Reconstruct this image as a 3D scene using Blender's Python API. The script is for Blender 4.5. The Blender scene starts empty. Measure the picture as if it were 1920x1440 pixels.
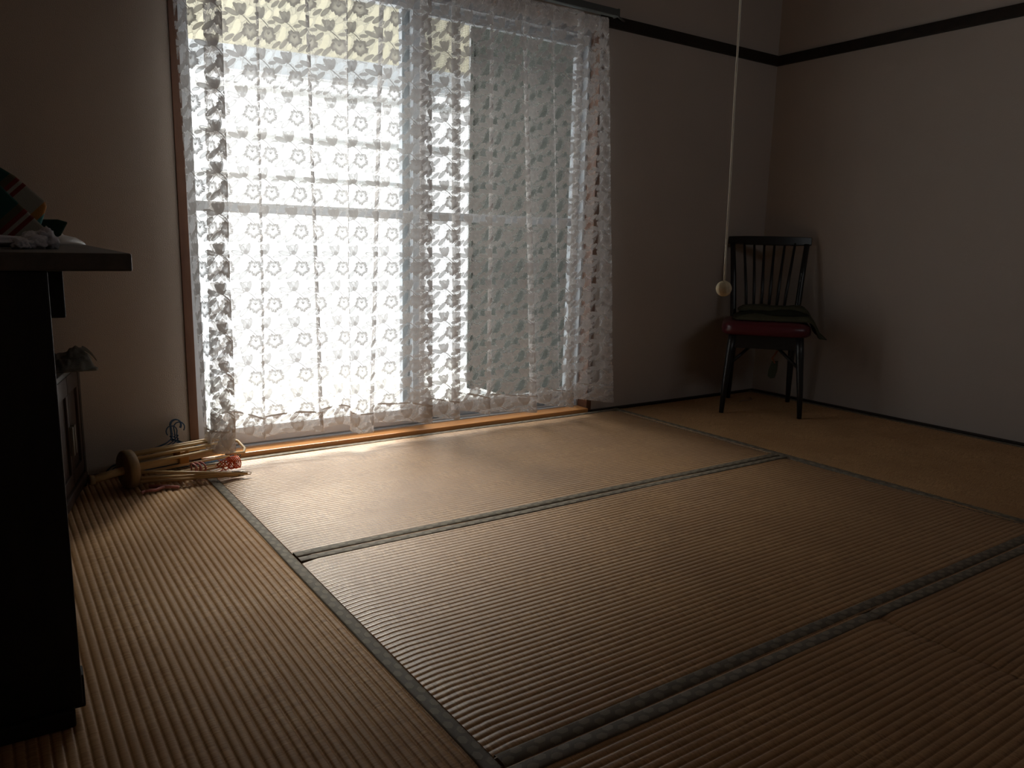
import bpy, bmesh, math, random
from mathutils import Vector, Matrix, noise

random.seed(7)
scene = bpy.context.scene
COL = scene.collection

# ------------------------------------------------------------------ camera
def make_camera():
    yaw, pitch, roll = math.radians(34.5433), math.radians(10.2469), math.radians(1.3162)
    cy, sy, cp, sp = math.cos(yaw), math.sin(yaw), math.cos(pitch), math.sin(pitch)
    f = Vector((sy * cp, cy * cp, -sp)); r = Vector((cy, -sy, 0)); u = r.cross(f)
    c, s = math.cos(roll), math.sin(roll)
    r2, u2 = c * r + s * u, -s * r + c * u
    cam = bpy.data.cameras.new('camera')
    cam.sensor_width = 36.0
    cam.lens = 1452.813 / 1920 * 36
    cam.clip_start = 0.02
    o = bpy.data.objects.new('camera', cam)
    m = Matrix((r2, u2, -f)).transposed().to_4x4()
    m.translation = (-3.5794, -2.7953, 0.7805)
    o.matrix_world = m
    COL.objects.link(o)
    scene.camera = o
make_camera()

# ------------------------------------------------------------------ light
SKY = 3.6
world = bpy.data.worlds.new('sky'); scene.world = world
world.use_nodes = True
bg = world.node_tree.nodes['Background']
bg.inputs[0].default_value = (0.98, 0.985, 1.0, 1)
bg.inputs[1].default_value = SKY

por = bpy.data.lights.new('window_sky_portal', 'AREA')
por.shape = 'RECTANGLE'; por.size = 1.76; por.size_y = 1.70
por.cycles.is_portal = True
po = bpy.data.objects.new('window_sky_portal', por)
po.location = (-2.105, 0.17, 0.88); po.rotation_euler = (math.radians(-90), 0, 0)
COL.objects.link(po)

# daylight through the small high window in the rear wall
por2 = bpy.data.lights.new('rear_window_portal', 'AREA')
por2.shape = 'RECTANGLE'; por2.size = 1.30; por2.size_y = 0.28
por2.cycles.is_portal = True
po2 = bpy.data.objects.new('rear_window_portal', por2)
po2.location = (-1.0, -3.05, 1.60); po2.rotation_euler = (math.radians(90), 0, 0)
COL.objects.link(po2)

# hazy sun: a wide soft disc behind thin cloud, high over the balcony
sun = bpy.data.lights.new('hazy_sun', 'SUN')
sun.energy = 13.0; sun.angle = math.radians(30); sun.color = (1.0, 0.93, 0.82)
so = bpy.data.objects.new('hazy_sun', sun)
so.rotation_euler = Vector((-0.14, -0.58, -0.80)).to_track_quat('-Z', 'Y').to_euler()
COL.objects.link(so)

vs = scene.view_settings
vs.view_transform = 'Standard'; vs.look = 'None'; vs.gamma = 1.0
vs.use_curve_mapping = False
vs.exposure = 0.0
cyc = scene.cycles
cyc.use_denoising = True
cyc.max_bounces = 10; cyc.diffuse_bounces = 6; cyc.glossy_bounces = 4
cyc.transmission_bounces = 6; cyc.transparent_max_bounces = 24
cyc.caustics_reflective = False; cyc.caustics_refractive = False
cyc.sample_clamp_indirect = 6.0

# ------------------------------------------------------------------ helpers
def tag(o, label=None, cat=None, group=None, kind=None):
    if label: o['label'] = label
    if cat: o['category'] = cat
    if group: o['group'] = group
    if kind: o['kind'] = kind
    return o

def empty(name, loc=(0, 0, 0), rz=0.0):
    o = bpy.data.objects.new(name, None)
    o.empty_display_size = 0.1
    o.location = loc; o.rotation_euler = (0, 0, rz)
    COL.objects.link(o)
    return o

def link(name, me, mat=None, parent=None, smooth=False):
    if mat is not None:
        me.materials.clear(); me.materials.append(mat)
    if smooth:
        for p in me.polygons: p.use_smooth = True
    o = bpy.data.objects.new(name, me)
    COL.objects.link(o)
    if parent is not None: o.parent = parent
    return o

def from_bm(name, bm, mat=None, parent=None, smooth=False):
    me = bpy.data.meshes.new(name)
    bmesh.ops.recalc_face_normals(bm, faces=bm.faces)
    bm.to_mesh(me); bm.free()
    return link(name, me, mat, parent, smooth)

def bx(bm, x0, x1, y0, y1, z0, z1, bev=0.0):
    r = bmesh.ops.create_cube(bm, size=1.0)
    for v in r['verts']:
        v.co = Vector(((x0 + x1) / 2 + v.co.x * (x1 - x0), (y0 + y1) / 2 + v.co.y * (y1 - y0), (z0 + z1) / 2 + v.co.z * (z1 - z0)))
    if bev > 0:
        es = list({e for v in r['verts'] for e in v.link_edges})
        bmesh.ops.bevel(bm, geom=es, offset=bev, segments=2, affect='EDGES', profile=0.6)

def box(name, x0, x1, y0, y1, z0, z1, mat, parent=None, bev=0.0):
    bm = bmesh.new(); bx(bm, x0, x1, y0, y1, z0, z1, bev)
    return from_bm(name, bm, mat, parent)

def tube_bm(bm, pts, radii, seg=8, cap=True):
    pts = [Vector(p) for p in pts]
    if not hasattr(radii, '__len__'): radii = [radii] * len(pts)
    rings = []
    prev = None
    for i, p in enumerate(pts):
        if i == 0: t = pts[1] - pts[0]
        elif i == len(pts) - 1: t = pts[-1] - pts[-2]
        else: t = (pts[i + 1] - pts[i]).normalized() + (pts[i] - pts[i - 1]).normalized()
        t.normalize()
        if prev is None:
            a = Vector((0, 0, 1)) if abs(t.z) < 0.9 else Vector((1, 0, 0))
            n = t.cross(a).normalized()
        else:
            n = (prev - t * prev.dot(t)).normalized()
        prev = n
        b = t.cross(n)
        rings.append([bm.verts.new(p + (n * math.cos(2 * math.pi * k / seg) + b * math.sin(2 * math.pi * k / seg)) * radii[i]) for k in range(seg)])
    for a, b in zip(rings, rings[1:]):
        for k in range(seg):
            bm.faces.new((a[k], a[(k + 1) % seg], b[(k + 1) % seg], b[k]))
    if cap:
        bm.faces.new(list(reversed(rings[0]))); bm.faces.new(rings[-1])

def tube(name, pts, radii, mat, parent=None, seg=8):
    bm = bmesh.new(); tube_bm(bm, pts, radii, seg)
    return from_bm(name, bm, mat, parent, smooth=True)

def lathe(name, prof, mat, parent=None, seg=32, mtx=None, smooth=True):
    bm = bmesh.new(); rings = []
    for r, z in prof:
        if r < 1e-6: rings.append([bm.verts.new((0, 0, z))])
        else: rings.append([bm.verts.new((r * math.cos(2 * math.pi * k / seg), r * math.sin(2 * math.pi * k / seg), z)) for k in range(seg)])
    for a, b in zip(rings, rings[1:]):
        for k in range(seg):
            k2 = (k + 1) % seg
            if len(a) == 1 and len(b) == 1: continue
            if len(a) == 1: bm.faces.new((a[0], b[k2], b[k]))
            elif len(b) == 1: bm.faces.new((a[k], a[k2], b[0]))
            else: bm.faces.new((a[k], a[k2], b[k2], b[k]))
    if mtx is not None: bmesh.ops.transform(bm, matrix=mtx, verts=bm.verts)
    return from_bm(name, bm, mat, parent, smooth)

def grid_mesh(name, P, mat=None, parent=None, uv=None, smooth=True):
    """P[i][j] -> points; optional uv[i][j]"""
    n, m = len(P), len(P[0])
    vs_ = [tuple(P[i][j]) for i in range(n) for j in range(m)]
    fs = [(i * m + j, (i + 1) * m + j, (i + 1) * m + j + 1, i * m + j + 1) for i in range(n - 1) for j in range(m - 1)]
    me = bpy.data.meshes.new(name); me.from_pydata(vs_, [], fs)
    if uv is not None:
        ul = me.uv_layers.new(name='UVMap')
        for poly in me.polygons:
            for li in poly.loop_indices:
                vi = me.loops[li].vertex_index
                ul.data[li].uv = uv[vi // m][vi % m]
    return link(name, me, mat, parent, smooth)

# ------------------------------------------------------------------ node helper
class NB:
    def __init__(self, name):
        self.m = bpy.data.materials.new(name); self.m.use_nodes = True
        self.t = self.m.node_tree; self.t.nodes.clear()
        self.out = self.t.nodes.new('ShaderNodeOutputMaterial')
    def n(self, typ, **kw):
        nd = self.t.nodes.new(typ)
        for k, v in kw.items(): setattr(nd, k, v)
        return nd
    def put(self, sock, val):
        if isinstance(val, bpy.types.NodeSocket): self.t.links.new(val, sock)
        else: sock.default_value = val
    def ma(self, op, a, b=None, c=None, clamp=False):
        nd = self.n('ShaderNodeMath', operation=op, use_clamp=clamp)
        self.put(nd.inputs[0], a)
        if b is not None: self.put(nd.inputs[1], b)
        if c is not None: self.put(nd.inputs[2], c)
        return nd.outputs[0]
    def step(self, x, lo, hi):
        nd = self.n('ShaderNodeMapRange', interpolation_type='SMOOTHSTEP')
        self.put(nd.inputs[0], x); self.put(nd.inputs[1], lo); self.put(nd.inputs[2], hi)
        return nd.outputs[0]
    def noise(self, vec, scale, detail=3, rough=0.55):
        nd = self.n('ShaderNodeTexNoise')
        if vec is not None: self.put(nd.inputs['Vector'], vec)
        nd.inputs['Scale'].default_value = scale; nd.inputs['Detail'].default_value = detail
        nd.inputs['Roughness'].default_value = rough
        return nd.outputs['Fac']
    def mapping(self, vec, scale=(1, 1, 1), rot=(0, 0, 0), loc=(0, 0, 0)):
        nd = self.n('ShaderNodeMapping')
        self.put(nd.inputs[0], vec)
        nd.inputs['Scale'].default_value = scale; nd.inputs['Rotation'].default_value = rot; nd.inputs['Location'].default_value = loc
        return nd.outputs[0]
    def ramp(self, fac, stops, interp='LINEAR'):
        nd = self.n('ShaderNodeValToRGB'); nd.color_ramp.interpolation = interp
        els = nd.color_ramp.elements
        while len(els) < len(stops): els.new(0.5)
        for e, (p, c) in zip(els, stops): e.position = p; e.color = (*c, 1)
        self.put(nd.inputs[0], fac)
        return nd.outputs[0]
    def mix(self, fac, a, b, blend='MIX'):
        nd = self.n('ShaderNodeMix', data_type='RGBA', blend_type=blend)
        self.put(nd.inputs[0], fac)
        self.put(nd.inputs[6], a if isinstance(a, bpy.types.NodeSocket) else (*a, 1))
        self.put(nd.inputs[7], b if isinstance(b, bpy.types.NodeSocket) else (*b, 1))
        return nd.outputs[2]
    def pbr(self, color, rough=0.6, spec=0.5, metal=0.0, normal=None, sheen=None, coat=None):
        p = self.n('ShaderNodeBsdfPrincipled')
        self.put(p.inputs['Base Color'], color if isinstance(color, bpy.types.NodeSocket) else (*color, 1))
        self.put(p.inputs['Roughness'], rough)
        p.inputs['Specular IOR Level'].default_value = spec
        p.inputs['Metallic'].default_value = metal
        if normal is not None: self.put(p.inputs['Normal'], normal)
        if coat: p.inputs['Coat Weight'].default_value = coat; p.inputs['Coat Roughness'].default_value = 0.15
        self.t.links.new(p.outputs[0], self.out.inputs[0])
        return self.m
    def bump(self, h, dist=0.001, strength=1.0):
        nd = self.n('ShaderNodeBump'); nd.inputs['Distance'].default_value = dist; nd.inputs['Strength'].default_value = strength
        self.put(nd.inputs['Height'], h)
        return nd.outputs[0]
    def obj(self): return self.n('ShaderNodeTexCoord').outputs['Object']
    def geo(self): return self.n('ShaderNodeNewGeometry').outputs['Position']
    def xyz(self, v):
        nd = self.n('ShaderNodeSeparateXYZ'); self.put(nd.inputs[0], v); return nd.outputs

def simple(name, color, rough=0.6, spec=0.4, metal=0.0, var=0.12, scale=8.0, bump=0.0, coat=None):
    b = NB(name); o = b.obj()
    f = b.noise(o, scale, 4)
    c = b.mix(f, tuple(x * (1 - var) for x in color), tuple(min(1, x * (1 + var)) for x in color))
    nrm = b.bump(b.noise(o, scale * 12, 4), bump) if bump else None
    return b.pbr(c, rough, spec, metal, nrm, coat=coat)

def wood(name, c1, c2, rough=0.45, spec=0.4, axis='X', scale=10, coat=None):
    b = NB(name); o = b.obj()
    sc = {'X': (0.12, 1, 1), 'Y': (1, 0.12, 1), 'Z': (1, 1, 0.12)}[axis]
    v = b.mapping(o, sc)
    f = b.noise(v, scale * 3, 5, 0.65)
    c = b.ramp(f, [(0.3, c1), (0.7, c2)])
    return b.pbr(c, rough, spec, 0, b.bump(f, 0.0006), coat=coat)

# ------------------------------------------------------------------ materials
def plaster_mat():
    b = NB('sand_plaster'); p = b.geo()
    f = b.noise(p, 2.2, 4); g = b.noise(p, 320, 3)
    c = b.mix(f, (0.40, 0.345, 0.305), (0.45, 0.39, 0.345))
    return b.pbr(c, 0.95, 0.1, 0, b.bump(g, 0.0012))
M_PLASTER = plaster_mat()
M_CEIL = wood('ceiling_board', (0.24, 0.17, 0.11), (0.32, 0.23, 0.15), axis='Y')
M_DARKWOOD = wood('dark_stained_wood', (0.012, 0.008, 0.005), (0.024, 0.015, 0.009), 0.55, 0.25)
M_JAMB = wood('brown_jamb_wood', (0.085, 0.036, 0.02), (0.13, 0.058, 0.03), 0.45, 0.35, axis='Z')
M_SILL = wood('varnished_sill_wood', (0.42, 0.17, 0.045), (0.55, 0.25, 0.075), 0.28, 0.5, coat=0.5)
M_ALU = simple('aluminium_sash', (0.40, 0.42, 0.45), 0.5, 0.4, 0.25, var=0.06)
M_ALU_DARK = simple('grey_rail_metal', (0.10, 0.11, 0.11), 0.5, 0.4, 0.4)

def tatami_mat_material(axis):
    """axis = direction of the ridges ('x' or 'y'); rush fibres lie across the ridges"""
    b = NB('tatami_rush_' + axis); p = b.geo(); s = b.xyz(p)
    along, across = (s[0], s[1]) if axis == 'x' else (s[1], s[0])
    # single rush stalks: thin streaks running across the ridges, cut at each warp line
    cell = b.ma('FLOOR', b.ma('DIVIDE', across, 0.0165))
    comb = b.n('ShaderNodeCombineXYZ'); b.put(comb.inputs[0], b.ma('MULTIPLY', along, 1.0)); b.put(comb.inputs[1], b.ma('MULTIPLY', cell, 0.37))
    rush = b.noise(comb.outputs[0], 330, 2, 0.6)
    blot = b.noise(p, 3.1, 4, 0.6); blot2 = b.noise(p, 14, 3, 0.6)
    warp = b.noise(b.mapping(p, (1, 1, 1)), 45, 2)
    c = b.ramp(rush, [(0.28, (0.23, 0.112, 0.044)), (0.52, (0.42, 0.236, 0.106)), (0.75, (0.56, 0.345, 0.172))])
    c = b.mix(b.step(blot, 0.35, 0.75), c, (0.28, 0.14, 0.058), 'MIX')
    nd = c.node; 
    mx = b.mix(0.40, c, b.ramp(rush, [(0.28, (0.24, 0.125, 0.055)), (0.75, (0.52, 0.325, 0.165))]))
    mx = b.mix(b.ma('MULTIPLY', b.step(blot2, 0.55, 0.8), 0.18), mx, (0.16, 0.09, 0.05))
    h = b.ma('ADD', b.ma('MULTIPLY', rush, 0.7), b.ma('MULTIPLY', warp, 0.5))
    rough = b.ma('ADD', 0.27, b.ma('MULTIPLY', blot, 0.2))
    m = b.pbr(mx, rough if axis == 'x' else b.ma('ADD', rough, 0.22), 0.70 if axis == 'x' else 0.40, 0, b.bump(h, 0.0003))
    p_ = [n_ for n_ in b.t.nodes if n_.type == 'BSDF_PRINCIPLED'][0]
    p_.inputs['Anisotropic'].default_value = 0.75        # rush stalks shine along their length
    tv = b.n('ShaderNodeCombineXYZ'); tv.inputs[0].default_value = 1.0 if axis == 'x' else 0.0; tv.inputs[1].default_value = 0.0 if axis == 'x' else 1.0
    b.t.links.new(tv.outputs[0], p_.inputs['Tangent'])
    return m
M_TAT = {'x': tatami_mat_material('x'), 'y': tatami_mat_material('y')}

def border_mat():
    b = NB('tatami_border_cloth'); uvn = b.n('ShaderNodeUVMap').outputs[0]; s = b.xyz(uvn)
    u, v = s[0], s[1]              # metres along / across the strip
    W = 0.046
    def dots(off, vc, rx, ry):
        x = b.ma('MULTIPLY', b.ma('SUBTRACT', b.ma('FRACT', b.ma('ADD', b.ma('DIVIDE', u, W), off)), 0.5), W)
        y = b.ma('SUBTRACT', v, vc)
        ax = b.ma('ABSOLUTE', b.ma('DIVIDE', x, rx)); ay = b.ma('ABSOLUTE', b.ma('DIVIDE', y, ry))
        hexd = b.ma('MAXIMUM', ay, b.ma('ADD', b.ma('MULTIPLY', ax, 0.87), b.ma('MULTIPLY', ay, 0.5)))
        return b.step(hexd, 1.05, 0.9)
    d = b.ma('MAXIMUM', dots(0.0, 0.0092, 0.0102, 0.0075), dots(0.5, 0.0218, 0.0102, 0.0075))
    weave = b.ma('SINE', b.ma('MULTIPLY', b.ma('ADD', u, b.ma('MULTIPLY', v, 0.6)), 2600))
    n = b.noise(b.geo(), 60, 3)
    base = b.mix(n, (0.112, 0.090, 0.064), (0.148, 0.120, 0.087))
    c = b.mix(b.ma('MULTIPLY', d, 0.75), base, (0.225, 0.190, 0.140))
    return b.pbr(c, 0.65, 0.35, 0, b.bump(b.ma('ADD', b.ma('MULTIPLY', weave, 0.3), d), 0.0004))
M_BORDER = border_mat()

def lace_mat(name, extra=0.0, col=(0.70, 0.675, 0.67)):
    b = NB(name); uvn = b.n('ShaderNodeUVMap').outputs[0]
    wob = b.n('ShaderNodeTexNoise'); b.put(wob.inputs['Vector'], uvn); wob.inputs['Scale'].default_value = 18
    s = b.xyz(uvn); u, v = s[0], s[1]
    W, H = 0.096, 0.128
    def cell(cx, cy, rot=0.0):
        x = b.ma('MULTIPLY', b.ma('SUBTRACT', b.ma('FRACT', b.ma('ADD', b.ma('DIVIDE', u, W), 0.5 - cx + 3)), 0.5), W)
        y = b.ma('MULTIPLY', b.ma('SUBTRACT', b.ma('FRACT', b.ma('ADD', b.ma('DIVIDE', v, H), 0.5 - cy + 3)), 0.5), H)
        if rot:
            c, s_ = math.cos(rot), math.sin(rot)
            x, y = (b.ma('ADD', b.ma('MULTIPLY', x, c), b.ma('MULTIPLY', y, s_)), b.ma('SUBTRACT', b.ma('MULTIPLY', y, c), b.ma('MULTIPLY', x, s_)))
        return x, y
    def ell(x, y, rx, ry):
        a = b.ma('DIVIDE', x, rx); c = b.ma('DIVIDE', y, ry)
        return b.ma('SQRT', b.ma('ADD', b.ma('MULTIPLY', a, a), b.ma('MULTIPLY', c, c)))
    def shape(d, fill, line, lo=0.82):
        ins = b.step(d, 1.06, 0.96)
        edge = b.step(d, lo, 0.96)
        return b.ma('MULTIPLY', ins, b.ma('ADD', fill, b.ma('MULTIPLY', edge, line - fill)))
    terms = []
    # open five-petalled flower
    x, y = cell(0.62, 0.30)
    r = b.ma('SQRT', b.ma('ADD', b.ma('MULTIPLY', x, x), b.ma('MULTIPLY', y, y)))
    th = b.ma('ARCTAN2', y, x)
    lobe = b.ma('ADD', b.ma('MULTIPLY', b.ma('ABSOLUTE', b.ma('COSINE', b.ma('ADD', b.ma('MULTIPLY', th, 2.5), 0.8))), 0.26), b.ma('ADD', b.ma('MULTIPLY', b.ma('COSINE', b.ma('MULTIPLY', th, 13)), 0.06), b.ma('MULTIPLY', b.ma('SINE', b.ma('MULTIPLY', th, 23)), 0.035)))
    rf = b.ma('MULTIPLY', b.ma('ADD', lobe, 0.82), 0.0265)
    d = b.ma('DIVIDE', r, rf)
    vein = b.ma('MULTIPLY', b.step(b.ma('SINE', b.ma('MULTIPLY', th, 17)), 0.2, 0.9), b.step(d, 0.3, 0.75))
    fl = b.ma('MULTIPLY', b.step(d, 1.05, 0.96), b.ma('ADD', b.ma('ADD', 0.68, b.ma('MULTIPLY', b.step(d, 0.25, 0.85), 0.22)), b.ma('MULTIPLY', vein, 0.10)))
    terms.append(fl)
    for ang in (1.0, 1.57, 2.14):                                # dark stamens
        xs, ys = cell(0.62 + math.cos(ang) * 0.0065 / W, 0.30 + math.sin(ang) * 0.0065 / H, ang)
        terms.append(b.ma('MULTIPLY', b.step(ell(xs, ys, 0.0075, 0.0016), 1.1, 0.8), 0.97))
    # bud: cupped petals on a dense calyx
    x, y = cell(0.30, 0.80, 0.35)
    terms.append(shape(ell(x, y, 0.0155, 0.0185), 0.76, 0.93, 0.74))
    x, y = cell(0.20, 0.83, 0.75)
    terms.append(shape(ell(x, y, 0.0075, 0.0165), 0.83, 0.95, 0.66))
    x, y = cell(0.42, 0.84, -0.2)
    terms.append(shape(ell(x, y, 0.0075, 0.0165), 0.83, 0.95, 0.66))
    x, y = cell(0.33, 0.725)
    terms.append(b.ma('MULTIPLY', b.step(ell(x, y, 0.0090, 0.0085), 1.1, 0.85), 0.93))
    # stem from the bud down to the flower
    x, y = cell(0.52, 0.575, -0.72)
    terms.append(b.ma('MULTIPLY', b.step(ell(x, b.ma('ADD', y, b.ma('MULTIPLY', b.ma('MULTIPLY', x, x), 6.0)), 0.031, 0.0017), 1.15, 0.8), 0.95))
    # leaves
    for cx, cy, rot, rx, ry in ((0.02, 0.70, -0.25, 0.023, 0.0085), (0.95, 0.47, 0.75, 0.022, 0.0075), (0.20, 0.12, 0.80, 0.022, 0.0075), (0.75, 0.62, 0.2, 0.015, 0.006), (0.92, 0.08, 0.65, 0.020, 0.0065)):
        x, y = cell(cx, cy, rot)
        terms.append(shape(ell(x, y, rx, ry), 0.79, 0.93, 0.66))
    # open eyelets, slanted
    hole = None
    for cx, cy, rot, rx, ry in ((0.18, 0.37, 1.25, 0.026, 0.0105), (0.97, 0.86, 1.15, 0.022, 0.010), (0.62, 0.78, 0.9, 0.019, 0.009), (0.45, 0.08, 0.75, 0.016, 0.007), (0.03, 0.22, 1.1, 0.015, 0.006)):
        x, y = cell(cx, cy, rot)
        h = b.step(ell(x, y, rx, ry), 1.06, 0.94)
        hole = h if hole is None else b.ma('MAXIMUM', hole, h)
    # ground: net with a web of thicker threads
    vo = b.n('ShaderNodeTexVoronoi', feature='DISTANCE_TO_EDGE'); b.put(vo.inputs['Vector'], uvn); vo.inputs['Scale'].default_value = 46
    web = b.ma('MULTIPLY', b.step(vo.outputs['Distance'], 0.045, 0.015), 0.60)
    ground = b.ma('MULTIPLY', b.ma('SUBTRACT', 1.0, hole), 0.27 + extra)
    ground = b.ma('ADD', ground, 0.04 + extra * 0.6)
    a = b.ma('MAXIMUM', ground, b.ma('MULTIPLY', web, b.ma('SUBTRACT', 1.0, b.ma('MULTIPLY', hole, 0.85))))
    for t in terms: a = b.ma('MAXIMUM', a, t)
    a = b.ma('MINIMUM', a, 0.985)
    n = b.noise(uvn, 900, 2)
    a = b.ma('MULTIPLY', a, b.ma('ADD', 0.86, b.ma('MULTIPLY', n, 0.24)), clamp=True)
    dif = b.n('ShaderNodeBsdfDiffuse'); dif.inputs[0].default_value = (*col, 1)
    trl = b.n('ShaderNodeBsdfTranslucent'); trl.inputs[0].default_value = (*col, 1)
    ms = b.n('ShaderNodeMixShader'); b.put(ms.inputs[0], b.ma('SUBTRACT', 0.27, b.ma('MULTIPLY', a, 0.18)))   # dense threads pass less light
    b.t.links.new(dif.outputs[0], ms.inputs[1]); b.t.links.new(trl.outputs[0], ms.inputs[2])
    tr = b.n('ShaderNodeBsdfTransparent')
    mo = b.n('ShaderNodeMixShader'); b.put(mo.inputs[0], a)
    b.t.links.new(tr.outputs[0], mo.inputs[1]); b.t.links.new(ms.outputs[0], mo.inputs[2])
    b.t.links.new(mo.outputs[0], b.out.inputs[0])
    return b.m
M_LACE = lace_mat('white_floral_lace')
M_HEM = lace_mat('lace_hem_fold', 0.08)
M_SEAM = lace_mat('lace_hem_stitching', 0.45)

def glass_mat():
    b = NB('window_glass')
    tr = b.n('ShaderNodeBsdfTransparent'); tr.inputs[0].default_value = (0.95, 0.97, 0.97, 1)
    gl = b.n('ShaderNodeBsdfGlossy'); gl.inputs['Roughness'].default_value = 0.02
    lw = b.n('ShaderNodeLayerWeight'); lw.inputs[0].default_value = 0.5
    fac = b.ma('ADD', 0.025, b.ma('MULTIPLY', b.ma('POWER', lw.outputs['Facing'], 5.0), 0.6))
    mo = b.n('ShaderNodeMixShader'); b.t.links.new(fac, mo.inputs[0])
    b.t.links.new(tr.outputs[0], mo.inputs[1]); b.t.links.new(gl.outputs[0], mo.inputs[2])
    b.t.links.new(mo.outputs[0], b.out.inputs[0])
    return b.m
M_GLASS = glass_mat()
def screen_mat():
    b = NB('insect_screen_mesh'); s = b.xyz(b.obj())
    def ln(t): return b.step(b.ma('ABSOLUTE', b.ma('SUBTRACT', b.ma('FRACT', b.ma('DIVIDE', t, 0.0065)), 0.5)), 0.34, 0.42)
    a = b.ma('MAXIMUM', ln(s[0]), ln(s[2]))
    a = b.ma('ADD', 0.12, b.ma('MULTIPLY', a, 0.45))
    tr = b.n('ShaderNodeBsdfTransparent'); df = b.n('ShaderNodeBsdfDiffuse'); df.inputs[0].default_value = (0.13, 0.135, 0.13, 1)
    mo = b.n('ShaderNodeMixShader'); b.put(mo.inputs[0], a)
    b.t.links.new(tr.outputs[0], mo.inputs[1]); b.t.links.new(df.outputs[0], mo.inputs[2])
    b.t.links.new(mo.outputs[0], b.out.inputs[0])
    return b.m
M_SCREEN = screen_mat()

# ------------------------------------------------------------------ the room
XL, YB, ZC = -3.98, -2.92, 2.40          # left wall, rear wall, ceiling
def struct(name, x0, x1, y0, y1, z0, z1, mat, bev=0.0):
    return tag(box(name, x0, x1, y0, y1, z0, z1, mat, None, bev), kind='structure')

M_SUB = simple('sub_floor', (0.12, 0.09, 0.06), 0.9)
struct('floor', XL, 0, YB, 0, -0.12, -0.055, M_SUB)
struct('ceiling', XL - 0.12, 0.12, YB - 0.12, 0.16, ZC, ZC + 0.1, M_CEIL)
struct('wall_right', 0, 0.12, YB - 0.12, 0.16, -0.12, ZC, M_PLASTER)
struct('wall_left', XL - 0.12, XL, YB - 0.12, 0.16, -0.12, ZC, M_PLASTER)
RX0, RX1, RZ0, RZ1 = -1.65, -0.35, 1.46, 1.74      # small high window behind the camera
bm = bmesh.new()
bx(bm, XL, RX0, YB - 0.12, YB, -0.12, ZC); bx(bm, RX1, 0, YB - 0.12, YB, -0.12, ZC)
bx(bm, RX0, RX1, YB - 0.12, YB, -0.12, RZ0); bx(bm, RX0, RX1, YB - 0.12, YB, RZ1, ZC)
tag(from_bm('wall_rear', bm, M_PLASTER), kind='structure')
win2 = tag(empty('window_2', ((RX0 + RX1) / 2, YB, RZ0)), kind='structure')
hw = (RX1 - RX0) / 2
box('frame_rail', -hw, hw, -0.1, 0.004, 0.0, 0.01, M_JAMB, win2)
box('frame_rail', -hw, hw, -0.1, 0.004, 0.25, 0.28, M_JAMB, win2)
for fx in (-hw, -0.015, hw - 0.03): box('frame_stile', fx, fx + 0.03, -0.1, 0.004, 0.01, 0.25, M_JAMB, win2)
for fx in (-hw + 0.03, 0.015): box('pane', fx, fx + hw - 0.045, -0.05, -0.046, 0.01, 0.25, M_GLASS, win2)
WX0, WX1, WZ = -3.014, -1.196, 1.762      # window opening
bm = bmesh.new()
bx(bm, XL, WX0, 0, 0.16, -0.12, ZC); bx(bm, WX1, 0, 0, 0.16, -0.12, ZC)
bx(bm, WX0, WX1, 0, 0.16, WZ, ZC); bx(bm, WX0, WX1, 0, 0.16, -0.12, -0.02)
tag(from_bm('wall_back', bm, M_PLASTER), kind='structure')
struct('baseboard_back', WX1, 0, -0.022, 0.004, -0.06, 0.004, M_DARKWOOD)
struct('baseboard_front', XL, WX0, -0.022, 0.004, -0.06, 0.004, M_DARKWOOD)
struct('baseboard_right', -0.035, 0.004, YB, -0.022, -0.06, 0.005, M_DARKWOOD)
struct('trim_1', WX1 - 0.03, 0, -0.018, 0.01, 1.733, 1.782, M_DARKWOOD, 0.002)
struct('trim_2', -0.018, 0.01, YB, -0.018, 1.733, 1.782, M_DARKWOOD, 0.002)
struct('trim_3', XL, WX0 + 0.03, -0.018, 0.01, 1.733, 1.782, M_DARKWOOD, 0.002)

# window: wooden surround, aluminium sashes
win = tag(empty('window_1', (-2.105, 0.0, 0.0)), kind='structure')
win['label'] = 'wide sliding window with aluminium sashes behind lace curtains'
def wpart(name, x0, x1, y0, y1, z0, z1, mat, parent=win, bev=0.0015):
    o = box(name, x0 + 2.105, x1 + 2.105, y0, y1, z0, z1, mat, None, bev)
    o.parent = parent
    return o
wpart('jamb', WX0, WX0 + 0.029, -0.006, 0.13, 0.0, WZ, M_JAMB)
wpart('jamb', WX1 - 0.029, WX1, -0.006, 0.13, 0.0, WZ, M_JAMB)
wpart('window_head', WX0 + 0.029, WX1 - 0.029, -0.006, 0.13, WZ - 0.03, WZ, M_JAMB)
wpart('window_sill', WX0 + 0.029, WX1 - 0.029, -0.021, 0.062, -0.02, 0.0165, M_SILL, bev=0.004)
ix0, ix1 = WX0 + 0.029, WX1 - 0.029
wpart('track', ix0, ix1, 0.060, 0.155, -0.02, 0.022, M_ALU)
wpart('track_rib', ix0, ix1, 0.072, 0.076, 0.022, 0.032, M_ALU, bev=0)
wpart('track_rib', ix0, ix1, 0.112, 0.116, 0.022, 0.032, M_ALU, bev=0)
wpart('sash_head', ix0, ix1, 0.060, 0.155, WZ - 0.062, WZ - 0.03, M_ALU)
wpart('side_channel', ix0, ix0 + 0.012, 0.060, 0.155, 0.02, WZ - 0.06, M_ALU)
wpart('side_channel', ix1 - 0.012, ix1, 0.060, 0.155, 0.02, WZ - 0.06, M_ALU)
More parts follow.
